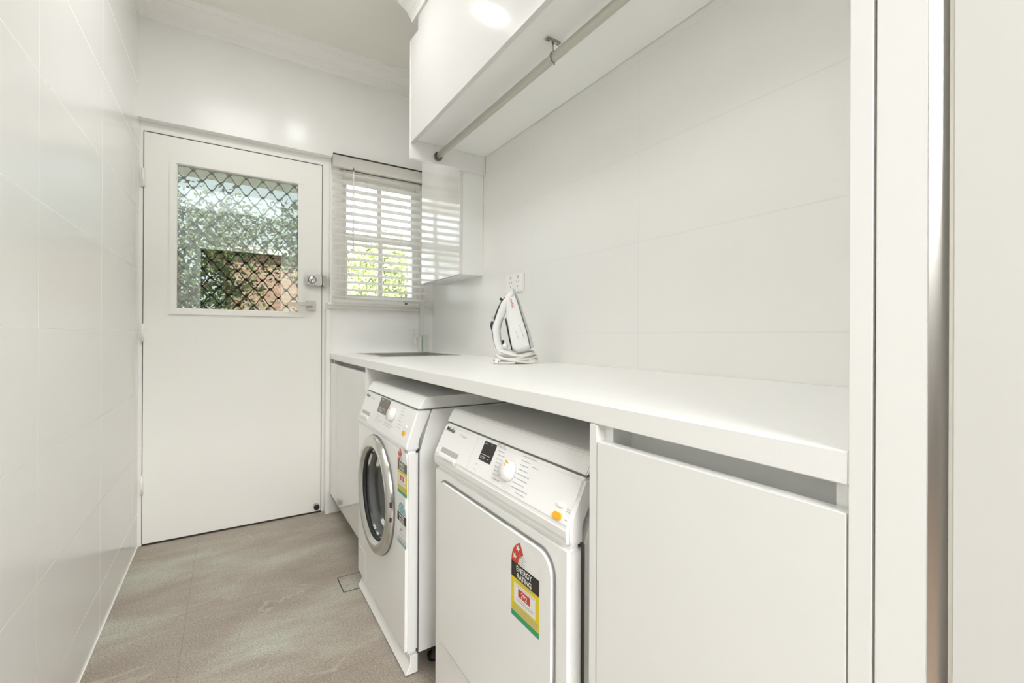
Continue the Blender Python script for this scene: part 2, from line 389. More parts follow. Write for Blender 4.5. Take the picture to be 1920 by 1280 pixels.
for z in (1.817, 1.053, .300):
    hb = MB().tube([(-.3605, YD-.006, z-.045), (-.3605, YD-.006, z+.045)], .0065, n=12); hb.box(-.373, -.348, YD-.003, YD+.001, z-.045, z+.045, bev=.001)
    for k in (-.018, .018): hb.tube([(-.3605, YD-.006, z+k-.001), (-.3605, YD-.006, z+k+.001)], .0072, n=12)
    obj('hinge', hb, doorp, door)
# lever handle
hd = MB().box(.377, .4285, YD-.009, YD, 1.188, 1.243, bev=.002); hd.box(.389, .409, YD-.045, YD-.009, 1.210, 1.230, bev=.004)
hd.box(.275, .411, YD-.052, YD-.040, 1.211, 1.230, bev=.003)
obj('lever_handle', hd, mat('satin_nickel', (.66, .64, .57), .35, .9), door, label='satin metal lever handle on a square rose')
dl = MB().box(.373, .459, YD-.032, YD, 1.332, 1.393, bev=.006, seg=3)
dead = obj('deadlock', dl, mat('satin_chrome', (.78, .78, .77), .28, .75), door, label='satin chrome rim deadlock with a round key cylinder')
cy_ = MB().lathe([(.001, .006), (.017, .006), (.019, .004), (.019, 0)], (.404, YD-.032, 1.364), (0, -1, 0), n=32)
cy_.box(.402, .410, YD-.042, YD-.037, 1.362, 1.366, 1)
obj('key_cylinder', cy_, [chrome, rubber], dead)
obj('cylinder_ring', MB().lathe([(.0195, 0), (.0195, .003), (.0225, .003), (.0225, 0)], (.404, YD-.032, 1.364), (0, -1, 0), n=32, closed=True), seam, dead)
ks = MB().box(.463, .482, YD-.030, YD+.003, 1.328, 1.394, bev=.004); ks.box(.4605, .4645, YD-.026, YD, 1.333, 1.390, 1)
obj('deadlock_keeper', ks, [steel, rubber], door)
st = MB().lathe([(.001, .0), (.017, 0), (.0155, .014), (.0155, .018)], (.436, YD, .040), (0, -1, 0), n=24)
stop = obj('door_stop', st, chrome, door)
obj('rubber_tip', MB().lathe([(.013, .018), (.0155, .019), (.0155, .027), (.012, .032), (.001, .032)], (.436, YD, .040), (0, -1, 0), n=24), rubber, stop)

# security screen outside
ss = thing('security_screen_door', (.05, 2.93, 0), 'dark diamond-grille security screen door seen behind the glass of the back door', 'screen door')
sf = MB(); frame(sf, -.36, .462, .01, 2.045, .055, 2.918, 2.942, .003); obj('screen_frame', sf, mat('screen_brown', (.09, .065, .05), .5), ss)
gr = MB(); pw, ph = .0815, .0945; ox, oz = -.1669, 1.9209; gx_a, gx_b, gz_a, gz_b = -.33, .435, 1.02, 2.0
def wav(x0_, z0_, sgn):
    # one strand running down: zig-zag between node columns, softened
    pts = []; z = z0_; side = 0
    return pts
i = -3
nodes = []
for r in range(-3, 24):
    z = oz-r*ph/2
    if not gz_a < z < gz_b: continue
    for c in range(-4, 9):
        x = ox+c*pw+(pw/2 if r % 2 else 0)
        if gx_a < x < gx_b: nodes.append((x, z, r, c))
for (x, z, r, c) in nodes:
    for sx in (-1, 1):
        x2, z2 = x+sx*pw/2, z-ph/2
        if not gx_a < x2 < gx_b or z2 < gz_a: continue
        # S-curved strand, steeper next to the nodes (cast grille look)
        pts = []
        for k in range(7):
            t = k/6; e = t+.045*math.sin(2*math.pi*t); pts.append((x+sx*pw/2*e, 2.928, z-ph/2*(t-.045*math.sin(2*math.pi*t))))
        gr.tube(pts, [.0042, .0032, .0027, .0026, .0027, .0032, .0042], n=6, caps=False)
    gr.lathe([(.001, .003), (.0078, .004), (.0078, -.004), (.001, -.003)], (x, 2.928, z), (0, -1, 0), n=10)
obj('diamond_grille', gr, mat('grille_brown', (.022, .014, .013), .5), ss)

# window
wn = thing('window_1', (.81, YF+.05, 1.235), 'white timber sash window behind a venetian blind', 'window', kind='structure')
del wn['category']
wf = MB(); frame(wf, .548, 1.075, 1.235, 2.06, .026, YF+.02, YF+.16, .002); wf.box(.548, 1.075, YF+.02, YF+.16, 2.03, 2.096)
obj('window_frame', wf, paint, wn)
for nm, z0, z1, y in (('sash', 1.63, 2.032, YF+.075), ('sash', 1.262, 1.668, YF+.045)):
    s_ = MB(); frame(s_, .574, 1.049, z0, z1, .032, y, y+.03, .003); s_.box(.795, .820, y+.002, y+.028, z0+.03, z1-.03, bev=.002)
    so = obj('sash', s_, paint, wn); obj('pane', MB().box(.60, 1.02, y+.013, y+.016, z0+.03, z1-.03), g_win, so)
# sill and architrave
sl = MB().prism([(YF+.06, 1.235), (YF-.030, 1.235), (YF-.033, 1.231), (YF-.033, 1.224), (YF-.029, 1.220), (YF-.015, 1.218), (YF-.015, 1.212), (YF-.022, 1.208), (YF-.022, 1.202), (YF+.06, 1.202)], 'x', .482, 1.118)
struct('trim_8', sl, mat('sill_paint', (.90, .888, .85), .35))

# venetian blind
bl = thing('venetian_blind', (.81, 2.745, 1.245), 'white venetian blind with tilted-open slats over the window by the sink', 'window blind')
bx0, bx1, by = .499, 1.105, 2.745
v = MB().box(bx0, bx1, by-.033, by-.023, 2.020, 2.085, bev=.002); v.box(bx0, bx0+.006, by-.03, by+.033, 2.025, 2.085); v.box(bx1-.006, bx1, by-.03, by+.033, 2.025, 2.085)
v.box(bx0+.006, bx1-.006, by-.024, by+.037, 2.048, 2.083)
obj('valance', v, slatm, bl)
NS = 18; zt_, zb_ = 2.034, 1.268; sl0 = None
sm = MB(); prof = []
for k in range(7):
    a = (k/6-.5)*.050; prof.append((a, .0022*(1-(2*k/6-1)**2)))
prof = [(p[0], p[1]+.0013) for p in prof]+[(p[0], p[1]-.0013) for p in prof[::-1]]
tl = math.radians(-8); prof = [(by+p[0]*math.cos(tl)-p[1]*math.sin(tl), p[0]*math.sin(tl)+p[1]*math.cos(tl)) for p in prof]
sm.prism(prof, 'x', bx0+.005, bx1-.005)
for k in range(NS):
    z = zt_+(zb_-zt_)*k/(NS-1)
    if sl0 is None:
        sl0 = obj('slat', sm, slatm, bl, at=(.81, by, 0)); sl0.location.z = z-WL[bl].z
    else:
        c = sl0.copy(); C.objects.link(c); c.parent = bl; c.location.z = z-WL[bl].z
obj('valance_gap_shade', MB().box(bx0+.001, bx1-.001, by-.032, by-.024, 2.0852, 2.0935), darkm, bl, label='dark strip painted as the shadow gap above the valance')  # shade between valance and wall edge, put in as a dark strip
obj('bottom_rail', MB().box(bx0+.005, bx1-.005, by-.025, by+.025, 1.236, 1.252, bev=.003), slatm, bl)
for x in (.565, .69, .905, 1.04):
    lc = MB()
    for dy in (-.026, .026): lc.tube([(x, by+dy, 1.25), (x, by+dy, 2.045)], .0009, n=5)
    obj('ladder_cord', lc, cordm, bl)
wd = MB().tube([(.612, by-.040, 1.53), (.612, by-.040, 2.005)], .0035, n=8); wd.tube([(.612, by-.040, 2.003), (.612, by-.037, 2.026)], .0022, 1, n=8)
obj('tilt_wand', wd, [plastic, rubber], bl)

# right foreground: tall panel, jamb, metal strip, wall end
struct('trim_9', MB().box(XB-.0006, .62, .1302, .1665, 0, ZC, bev=.0008), satin)
tp = MB().box(XB-.0006, 1.139, .1687, .1873, 0, ZLOW-.001, bev=.0006)
obj('tall_side_panel', tp, satin, label='tall white panel closing the right end of the benchtop', cat='cabinet panel')
struct('trim_10', MB().box(.506, 1.10, .1664, .1688, 0, ZLOW-.01), seam)
ms = MB().prism([(XB-.0004, .1300), (XB+.0086, .1193), (XB+.0086, .1170), (.60, .1170), (.60, .1300)], 'z', 0, ZC)
metal_strip = mat('aluminium_strip', (.84, .80, .74), .30, 1.0, bump=.15, bscale=30)
struct('trim_11', ms, metal_strip)
struct('wall_doorway', MB().box(XB+.0005, XB+.25, -.10, .1155, 0, ZC, bev=.0012), hallw)
# hall and room behind the camera: unseen, added for light and reflections
hw = MB()
hw.box(-2.0, XL-.15, .0, .1, -.1, 2.7); hw.box(XB+.25, 2.0, -.1, 0, -.1, 2.7)
struct('wall_added_hall_front', hw, hallw)
hb = MB(); hb.box(-2.0, -.30, -1.12, -1.0, -.1, 2.7); hb.box(.66, 2.0, -1.12, -1.0, -.1, 2.7); hb.box(-.30, .66, -1.12, -1.0, 2.10, 2.7)
struct('wall_added_hall_back', hb, hallw)
struct('wall_added_hall_left', MB().box(-2.1, -2.0, -1.1, .0, -.1, 2.7), mat('hall_reflect_brown', (.30, .24, .19), .5, vary=.2, bscale=6))  # unseen wall, brown added to tint the reflection in the metal strip
struct('wall_added_hall_right', MB().box(2.0, 2.1, -1.1, 0, -.1, 2.7), hallw)
struct('ceiling_added_hall', MB().box(-2.1, 2.1, -1.1, -.02, ZLOW, ZLOW+.1), ceilm)
hr = MB(); hr.box(-2.1, -2.0, -3.6, -1.12, -.1, 2.7); hr.box(2.0, 2.1, -3.6, -1.12, -.1, 2.7); hr.box(-2.1, 2.1, -3.6, -3.5, -.1, 2.7); hr.box(-2.1, 2.1, -3.6, -1.1, 2.6, 2.7)
struct('wall_added_room_behind', hr, mat('back_room_dark', (.06, .05, .04), .7))  # unseen room made near black to keep the door glass reflection clear
dfm = MB(); dfm.box(-.34, -.30, -1.13, -.985, 0, 2.14); dfm.box(.66, .70, -1.13, -.985, 0, 2.14); dfm.box(-.30, .66, -1.13, -.985, 2.10, 2.14)
struct('trim_12', dfm, paint)

# ------------------------------------------------------------------ cabinets and bench
bt = MB().box(XB, XR-.001, .1875, YF-.001, ZB, ZT, bev=.0012)
bench = obj('benchtop', bt, benchm, label='long white benchtop running from the window wall to the tall panel', cat='benchtop')
# sink: cut the benchtop
sx0, sx1, sy0, sy1 = .640, 1.075, 2.215, 2.715
cut(bench, MB().box(sx0+.012, sx1-.012, sy0+.012, sy1-.012, ZB-.05, ZT+.05))
sk = thing('laundry_sink', ((sx0+sx1)/2, (sy0+sy1)/2, ZB-.2), 'inset stainless steel sink under the window at the far end of the bench', 'sink')
rm = MB(); zz = ZT+.0022
def rframe(mb, o, i_, z0, z1, mi=0):
    mb.box(o[0], i_[0], o[2], o[3], z0, z1, mi, .0005); mb.box(i_[1], o[1], o[2], o[3], z0, z1, mi, .0005)
    mb.box(i_[0], i_[1], o[2], i_[2], z0, z1, mi, .0005); mb.box(i_[0], i_[1], i_[3], o[3], z0, z1, mi, .0005)
rframe(rm, (sx0, sx1, sy0, sy1), (sx0+.028, sx1-.028, sy0+.028, sy1-.075), ZT+.0002, zz)
obj('sink_rim', rm, steel, sk)
bw = MB(); bx_, bX, by_, bY = sx0+.024, sx1-.024, sy0+.024, sy1-.071; zb0 = ZT-.19
bw.box(bx_, bx_+.002, by_, bY, zb0, ZT+.0004); bw.box(bX-.002, bX, by_, bY, zb0, ZT+.0004); bw.box(bx_, bX, by_, by_+.002, zb0, ZT+.0004); bw.box(bx_, bX, bY-.002, bY, zb0, ZT+.0004)
bw.box(bx_, bX, by_, bY, zb0-.002, zb0)
obj('sink_bowl', bw, steel, sk)
obj('sink_waste', MB().lathe([(.045, .001), (.04, .004), (.02, .002), (.001, .002)], ((bx_+bX)/2, (by_+bY)/2, zb0), (0, 0, 1), n=32), chrome, sk)

tapx, tapy = 1.022, 2.680
tap = thing('mixer_tap', (tapx, tapy, ZT), 'square chrome mixer tap standing behind the sink', 'tap')
t_ = MB().box(tapx-.014, tapx+.014, tapy-.014, tapy+.014, ZT+.0024, 1.243, bev=.0015); t_.box(tapx-.019, tapx+.019, tapy-.019, tapy+.019, ZT+.0024, ZT+.009, bev=.001)
obj('tap_column', t_, chrome, tap)
Ms = Matrix.Translation((tapx, tapy, 0)) @ Matrix.Rotation(math.radians(14), 4, 'Z')
sp_ = MB().box(-.125, .013, -.013, .013, 1.243, 1.256, bev=.0012, M=Ms); sp_.lathe([(.001, -.01), (.008, -.01), (.008, 0)], Ms @ Vector((-.112, 0, 1.243)), (0, 0, 1), 1, n=16)
obj('spout', sp_, [chrome, seam], tap)
lv = MB().box(tapx-.047, tapx-.0145, tapy-.012, tapy+.012, 1.035, 1.062, bev=.001); lv.box(tapx-.052, tapx-.038, tapy-.010, tapy+.010, .985, 1.085, bev=.001)
obj('tap_lever', lv, chrome, tap)
obj('mixer_body', MB().box(tapx+.002, tapx+.038, tapy-.030, tapy-.0145, .946, 1.045, bev=.002), mat('pale_green_metal', (.62, .70, .62), .25, .8), tap, label='greenish metal block on the side of the tap')

# sink cabinet
scb = thing('sink_cabinet', (.80, 2.37, 0), 'white gloss base cabinet under the sink beside the back door', 'cabinet')
cb_ = MB().box(.520, 1.10, 1.969, 1.987, .0, ZB-.001, bev=.0005); cb_.box(.520, 1.10, 2.745, 2.763, .12, ZB-.001); cb_.box(.520, 1.10, 1.987, 2.745, .12, .138); cb_.box(1.082, 1.10, 1.987, 2.745, .138, ZB-.001)
cb_.box(XB+.001, .520, 1.969, 1.983, .12, ZB-.001); cb_.box(.56, .578, 1.987, 2.745, .85, ZB-.001)
obj('carcass', cb_, lam, scb)
obj('cabinet_door', MB().box(XB, .519, 1.985, 2.580, .120, .8815, bev=.0008), gloss, scb)
obj('filler_panel', MB().box(XB+.002, .519, 2.583, 2.782, .120, .8815, bev=.0005), lam, scb)
obj('kickboard', MB().box(.60, .615, 1.987, 2.782, .0, .119), mat('kick_grey', (.25, .23, .2), .6), scb)

# drawer cabinet on the right
dcb = thing('base_cabinet', (.80, .36, 0), 'white base cabinet with a finger-pull gap at the right end of the bench', 'cabinet')
q = MB().box(XB, 1.10, .5335, .5500, 0, ZB-.001, bev=.0006)
obj('side_panel', q, satin, dcb)
q = MB().box(.520, 1.10, .5155, .5330, .12, ZB-.001); q.box(.520, 1.10, .1885, .205, .12, ZB-.001); q.box(.520, 1.10, .205, .5155, .12, .138)
q.box(.56, .578, .205, .5155, .80, ZB-.001)
obj('carcass', q, lam, dcb)
obj('cabinet_door', MB().box(XB-.0005, .5185, .1890, .5318, .12, .8775, bev=.0006), satin, dcb)
obj('kickboard', MB().box(.55, .565, .1885, .533, 0, .119), lam, dcb)

# upper cabinet
XU = .73
uc = thing('upper_cabinet', (.93, 1.13, 1.90), 'long white gloss overhead cabinet running up to the ceiling', 'cabinet')
u_ = MB().prism([(XU+.0185, 1.987), (XR-.002, 1.987), (XR-.002, ZLOW-.003), (XU+.0185, ZLOW-.003)], 'y', .19, 1.98)
u_.box(XU+.0185, XR-.002, 1.98, 2.064, 1.987, 2.455)
obj('carcass', u_, lam, uc)
ep = MB().box(XU, XR-.002, 2.066, 2.083, 1.8975, 2.465, bev=.0006)
obj('end_panel', ep, satin, uc)
dd = MB().prism([(.903, 1.968), (2.064, 1.968), (2.064, 2.465), (1.975, 2.455), (1.975, ZLOW-.082), (.903, ZLOW-.082)], 'x', XU, XU+.018, bev=.0007)
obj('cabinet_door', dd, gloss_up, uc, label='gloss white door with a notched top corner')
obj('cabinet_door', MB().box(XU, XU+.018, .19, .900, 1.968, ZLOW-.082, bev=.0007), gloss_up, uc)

# small wall cabinet near the window
wc = thing('wall_cabinet', (1.07, 2.35, 1.3625), 'narrow white gloss wall cabinet beside the window', 'cabinet')
obj('carcass', MB().box(1.018, XR-.001, 2.088, 2.62, 1.3645, 2.45, bev=.0006), lam, wc)
obj('cabinet_door', MB().box(.9995, 1.0165, 2.086, 2.622, 1.3625, 2.45, bev=.0008), gloss, wc)

# hanging rail
hr_ = thing('hanging_rail', (.868, 1.13, 1.915), 'pale metal clothes rail hung under the overhead cabinet', 'rail')
pr = [(0.868+.0115*math.cos(t), 1.932+.0170*math.sin(t)) for t in [2*math.pi*k/20 for k in range(20)]]
obj('rail_tube', MB().prism(pr, 'y', .19, 2.064, smooth=True), mat('rail_satin', (.52, .52, .46), .45, .35), hr_)
fl = MB().lathe([(.0215, 0), (.0215, .011), (.0185, .011), (.0185, 0)], (.868, 2.0655, 1.930), (0, -1, 0), n=32, closed=True)
obj('end_flange', fl, mat('flange_metal', (.35, .34, .30), .25, 1), hr_)
br = MB().box(.838, .894, 1.123, 1.137, 1.980, 1.9865, bev=.002); 
for k in (.848, .884): br.lathe([(.001, .0015), (.003, .001), (.003, 0)], (k, 1.130, 1.980), (0, 0, -1), 1, n=10)
br.tube([(.866, 1.130, 1.98), (.866, 1.130, 1.950)], .0032, n=10)
cr_ = [(.868+.0140*math.cos(t), 1.130, 1.931+.0195*math.sin(t)) for t in [math.radians(a) for a in range(95, 305, 15)]]
br.tube([(.866, 1.130, 1.952)]+cr_, .0026, n=8)
obj('centre_bracket', br, [mat('bracket_chrome', (.5, .5, .47), .2, 1), seam], hr_)

# power point
pp = thing('power_outlet', (XR, 1.72, 1.255), 'white double power point on the wall above the iron', 'power outlet')
obj('face_plate', MB().box(XR-.009, XR-.0005, 1.690, 1.842, 1.250, 1.336, bev=.002), plastic, pp)
for y in (1.735, 1.797):
    s_ = MB()
    for dy, dz, a in ((-.009, .012, 30), (.009, .012, -30), (0, -.010, 0)):
        M = Matrix.Translation((XR-.0095, y+dy, 1.287+dz)) @ Matrix.Rotation(math.radians(a), 4, 'X'); s_.box(-.0006, .0006, -.001, .001, -.004, .004, M=M)
    obj('socket', s_, seam, pp)
    obj('switch', MB().box(XR-.0115, XR-.0088, y-.006, y+.006, 1.312, 1.328, bev=.001), lgrey, pp)

# downlights
for (x, y, z) in ((.42, 1.85, ZLOW), (.45, .70, ZLOW)):
    dlt = thing('downlight', (x, y, z-.012), {1.85: 'recessed white ceiling downlight above the washing machine', .70: 'recessed white ceiling downlight above the dryer'}[y], 'downlight', 'ceiling downlights')
    obj('lamp_trim', MB().lathe([(.044, -.001), (.046, -.009), (.056, -.005), (.057, 0), (.044, 0)], (x, y, z), (0, 0, 1), closed=True), plastic, dlt)
cp = thing('fill_light_frame', (.02, 1.50, ZLOW-.008), 'unseen white frame added around the laundry fill light', 'ceiling light')  # made-up fixture around the added fill, out of view
cf = MB(); rframe(cf, (-.21, .25, 1.03, 1.97), (-.192, .232, 1.048, 1.952), ZLOW-.010, ZLOW-.0005); obj('fill_frame', cf, plastic, cp)
# ------------------------------------------------------------------ appliances
def appliance(kind, y0, y1, lidF, lidB, pT, pB, xs, ztop, label, cat, zshift=0):
    """front faces -x. lidF/lidB/pT/pB: (x,z) points of the front profile"""
    t = thing(kind, ((xs+1.06)/2, (y0+y1)/2, 0), label, cat)
    e = .0008
    # casing behind the front shell
    obj('casing', MB().prism([(xs+.0015, .062), (1.06, .062), (1.06, lidB[1]-.002), (pT[0]+.050, lidB[1]-.002), (xs+.0015, pB[1]-.04)], 'y', y0+.002, y1-.002, bev=.002), enamel, t)
    obj('lid', MB().prism([(lidF[0]+.010, ztop), (lidF[0]+.003, ztop-.0025), (lidF[0]-.003, ztop-.009), (lidB[0], lidB[1]), (1.06, lidB[1]), (1.06, ztop)], 'y', y0, y1, bev=.0022, seg=2), enamel, t)
    for yy in (y0+.04, y1-.04):
        for xx in (xs+.07, 1.0):
            obj('foot', MB().lathe([(.001, 0), (.022, 0), (.022, .012), (.010, .018), (.010, .064)], (xx, yy, 0), (0, 0, 1), n=16), rubber, t)
    return t
# plane helper for the slanted control panels: y and distance s down the slope -> point
class Slant:
    def __init__(s, A, B):
        s.A = Vector((A[0], 0, A[1])); d_ = Vector((B[0]-A[0], 0, B[1]-A[1])); s.L = d_.length; s.d = d_/s.L
        s.n = Vector((s.d.z, 0, -s.d.x)); 
        if s.n.x > 0: s.n = -s.n
    def p(s, y, q, off=0): return s.A+s.d*q+Vector((0, y, 0))+s.n*off
    def M(s, y, q, off=0):
        # local x -> -y world (rightwards in view), local y -> up the slope, local z -> outward
        X = Vector((0, -1, 0)); Y = -s.d; Z = s.n; P = s.p(y, q, off)
        return Matrix(((X.x, Y.x, Z.x, P.x), (X.y, Y.y, Z.y, P.y), (X.z, Y.z, Z.z, P.z), (0, 0, 0, 1)))
def printed_rows(mb, S, y_left, q, wid, n, dq, skew=0, mi=0, off=.0008, h=.0014):
    for k in range(n):
        ww = wid*(.55+.45*random.random()); M = S.M(y_left, q+k*dq, off); x = 0
        while x < ww:
            l = .002+random.random()*.006; l = min(l, ww-x)
            mb.poly([M @ Vector((x+k*skew, 0, 0)), M @ Vector((x+l+k*skew, 0, 0)), M @ Vector((x+l+k*skew, h, 0)), M @ Vector((x+k*skew, h, 0))], mi); x += l+.0012
def knob(parent, S, y, q, r=.026):
    M = S.M(y, q); o = M.translation; n_ = S.n
    mb = MB().lathe([(r*1.02, .001), (r, .004), (r*.97, .013), (r*.88, .0175), (.001, .0185)], o, n_, n=40)
    k = obj('selector_knob', mb, plastic2, parent)
    mk = MB(); M2 = S.M(y, q, .0187)
    mk.poly([M2 @ Vector(p) for p in ((-.0022, .006, 0), (.0008, .006, 0), (.0022, r*.86, 0), (-.0008, r*.86, 0))])
    mk.poly([M2 @ Vector(p) for p in ((-.0012, r*.80, 0), (.012, r*.64, 0), (.012, r*.76, 0), (-.001, r*.93, 0))])
    obj('knob_mark', mk, orange, k, label='orange pointer mark on the knob')
def pill(parent, S, y, q, w_, h_, m, name, label=None):
    M = S.M(y, q, 0); pts = []
    for cx, a0 in ((w_/2-h_/2, -90), (-(w_/2-h_/2), 90)):
        for k in range(9): a = math.radians(a0+k*22.5); pts.append((cx+h_/2*math.cos(a), h_/2*math.sin(a)))
    return obj(name, MB().prism(pts, 'z', -.001, .0035, bev=.001, M=M), m, parent, label)
def star(cx, cy, r, rot=0):
    return [(cx+(r if k % 2 == 0 else r*.42)*math.sin(rot+k*math.pi/5), cy+(r if k % 2 == 0 else r*.42)*math.cos(rot+k*math.pi/5)) for k in range(10)]
def energy_label(parent, x, yl, w_, zt, label, number, kind='energy'):
    """printed sticker on the plane x (facing -x); left edge yl, black band top at zt"""
    def P(u, v_, o=.0003): return (x-o, yl-u*w_, zt+v_*w_)
    mb = MB(); idx = dict(w=0, k=1, y=2, r=3, g=4, b=5, s=6)
    arc = [(0.5-.5*math.cos(math.radians(a)), .5*math.sin(math.radians(a))) for a in range(0, 181, 10)]
    mb.poly([P(u, v_) for u, v_ in arc]+[P(1, -.32), P(0, -.32)], 0)
    if kind == 'energy':
        wedge = [(.5-.5*math.cos(math.radians(a)), .5*math.sin(math.radians(a))) for a in range(0, 71, 7)]
        mb.poly([P(u, v_, .0005) for u, v_ in wedge]+[P(.45, .26, .0005), P(.28, .12, .0005), P(.26, 0, .0005)], 3)
        for s_ in (star(.13, .13, .085, .3), star(.25, .33, .085, .2)): mb.poly([P(u, v_, .0007) for u, v_ in s_], 0)
        top, bot, band, strip = '', '', 2, 4
    else:
        wedge = [(.5-.5*math.cos(math.radians(a)), .5*math.sin(math.radians(a))) for a in range(0, 181, 10)]
        mb.poly([P(.5+(u-.5)*.8, v_*.8+.03, .0005) for u, v_ in wedge], 5)
        for a in (20, 55, 90, 125, 160): mb.poly([P(u, v_, .0007) for u, v_ in star(.5-.3*math.cos(math.radians(a)), .04+.27*math.sin(math.radians(a)), .055)], 0)
        band, strip = 0, 5
    for k in range(5): mb.poly([P(.30, .20-k*.045, .0006), P(.42+.22*random.random(), .20-k*.045, .0006), P(.5, .215-k*.045, .0006), P(.30, .215-k*.045, .0006)], 6)
    mb.poly([P(0, 0, .0005), P(1, 0, .0005), P(1, -.32, .0005), P(0, -.32, .0005)], 1)
    h1 = -1.03
    mb.poly([P(0, -.32, .0003), P(1, -.32, .0003), P(1, h1, .0003), P(0, h1, .0003)], band)
    mb.poly([P(0, h1, .0003), P(1, h1, .0003), P(1, h1-.115, .0003), P(0, h1-.115, .0003)], strip)
    U = (0, -1, 0); V = (0, 0, 1); N = (-1, 0, 0)
    a_, b_ = ('ENERGY', 'RATING') if kind == 'energy' else ('WATER', 'RATING')
    mb.text(a_, .155*w_, P(.2, -.145, 0), U, V, 0, N, .0008, width=.56*w_, bold=.02); mb.text(b_, .155*w_, P(.22, -.29, 0), U, V, 0, N, .0008, width=.52*w_, bold=.02)
    mb.poly([P(.11, -.42, .0006), P(.88, -.42, .0006), P(.88, -.83, .0006), P(.11, -.83, .0006)], 0)
    if kind == 'energy':
        mb.poly([P(.27, -.49, .0008), P(.70, -.49, .0008), P(.70, -.66, .0008), P(.27, -.66, .0008)], 3)
        mb.text(number, .15*w_, P(.38, -.63, 0), U, V, 0, N, .0011, width=.22*w_, bold=.01)
    else: mb.text(number, .15*w_, P(.38, -.63, 0), U, V, 1, N, .0011, width=.22*w_)
    for v0, n_ in ((-.36, 1), (-.46, 1), (-.72, 1), (-.76, 1), (-.88, 1), (-.92, 1), (-.96, 1), (-1.0, 1)):
        u = .2 if v0 > -.8 else .08
        while u < (.8 if v0 > -.8 else .92): 
            l = .02+.05*random.random(); mb.poly([P(u, v0, .0009), P(u+l, v0, .0009), P(u+l, v0+.014, .0009), P(u, v0+.014, .0009)], 6); u += l+.014
    obj('energy_label' if kind == 'energy' else 'water_label', mb, [white, black, yellow, red, green, blue, greym], parent, label)

# ---- washing machine
y0, y1 = 1.320, 1.915
wm = appliance('washing_machine', y0, y1, (.516, .8535), (.494, .8165), (.4935, .8141), (.4614, .718), .4985, .8535,
               'white front-loading washing machine with a round silver door', 'washing machine')
SW = Slant((.4935, .8141), (.4614, .718))
obj('control_panel', MB().prism([(.4935, .8141), (.4614, .718), (.4578, .702), (.4578, .690), (.4985, .690), (.4985, .718), (.540, .8141)], 'y', y0, y1, bev=.005, seg=3), plastic, wm)
fp = obj('front_panel', MB().prism([(.4575, .6885), (.4575, .066), (.4985, .066), (.4985, .6885)], 'y', y0, y1, bev=.008, seg=4), enamel, wm)
dcx, dcy, dcz = .4575, 1.634, .472
cyl = MB().lathe([(.001, -.1), (.178, -.1), (.178, .1), (.001, .1)], (dcx, dcy, dcz), (1, 0, 0), n=64); cut(fp, cyl)
cs = [o for o in wm.children if o.name.startswith('casing')][0]; cut(cs, MB().lathe([(.001, -.05), (.178, -.05), (.178, .30), (.001, .30)], (dcx, dcy, dcz), (1, 0, 0), n=64))
# plinth flaring out towards the floor
obj('plinth', MB().prism([(.4745, .060), (.4745, .034), (.4585, .004), (.4985, .004), (.4985, .060)], 'y', y0+.002, y1-.002, bev=.002), enamel, wm)
ring = MB().lathe([(.2075, .0), (.2075, -.010), (.203, -.018), (.194, -.0225), (.180, -.024), (.170, -.021), (.161, -.013), (.157, -.003), (.157, .006), (.172, .006)], (dcx, dcy, dcz), (1, 0, 0), n=96)
dr = obj('door_ring', ring, silver, wm, label='silver porthole door ring')
rb = MB().lathe([(.2095, 0), (.2095, -.004), (.207, -.005), (.207, 0)], (dcx, dcy, dcz), (1, 0, 0), n=96, closed=True); obj('door_gasket', rb, seam, dr)
gi = MB().lathe([(.1605, -.012), (.159, -.010), (.1555, .004), (.152, -.004)], (dcx, dcy, dcz), (1, 0, 0), 0, n=96, closed=True); obj('inner_trim', gi, rubber, dr)
# door edge marks near the latch
lt = MB()
for a0, a1 in ((-9, -5), (4, 9)):
    lt = MB()
    for s_ in range(4):
        t0, t1 = math.radians(a0+(a1-a0)*s_/4), math.radians(a0+(a1-a0)*(s_+1)/4)
        lt.poly([(dcx-.0100, dcy-.2080*math.cos(t0), dcz+.2080*math.sin(t0)), (dcx-.0100, dcy-.2080*math.cos(t1), dcz+.2080*math.sin(t1)), (dcx-.0170, dcy-.2055*math.cos(t1), dcz+.2055*math.sin(t1)), (dcx-.0170, dcy-.2055*math.cos(t0), dcz+.2055*math.sin(t0))])
    obj('latch_mark', lt, rubber, dr)
obj('door_glass', MB().lathe([(.157, -.002), (.150, .014), (.136, .045), (.114, .065), (.07, .076), (.001, .078)], (dcx, dcy, dcz), (1, 0, 0), n=64), g_port, dr, label='dark domed door glass')
obj('drum', MB().lathe([(.176, .012), (.178, .02), (.172, .05), (.168, .26), (.150, .28), (.001, .28)], (dcx, dcy, dcz), (1, 0, 0), n=64), drumm, wm)
obj('door_seal', MB().lathe([(.177, .008), (.150, .010), (.142, .03), (.150, .05), (.174, .05)], (dcx, dcy, dcz), (1, 0, 0), n=64), mat('seal_grey', (.16, .16, .165), .5), wm)
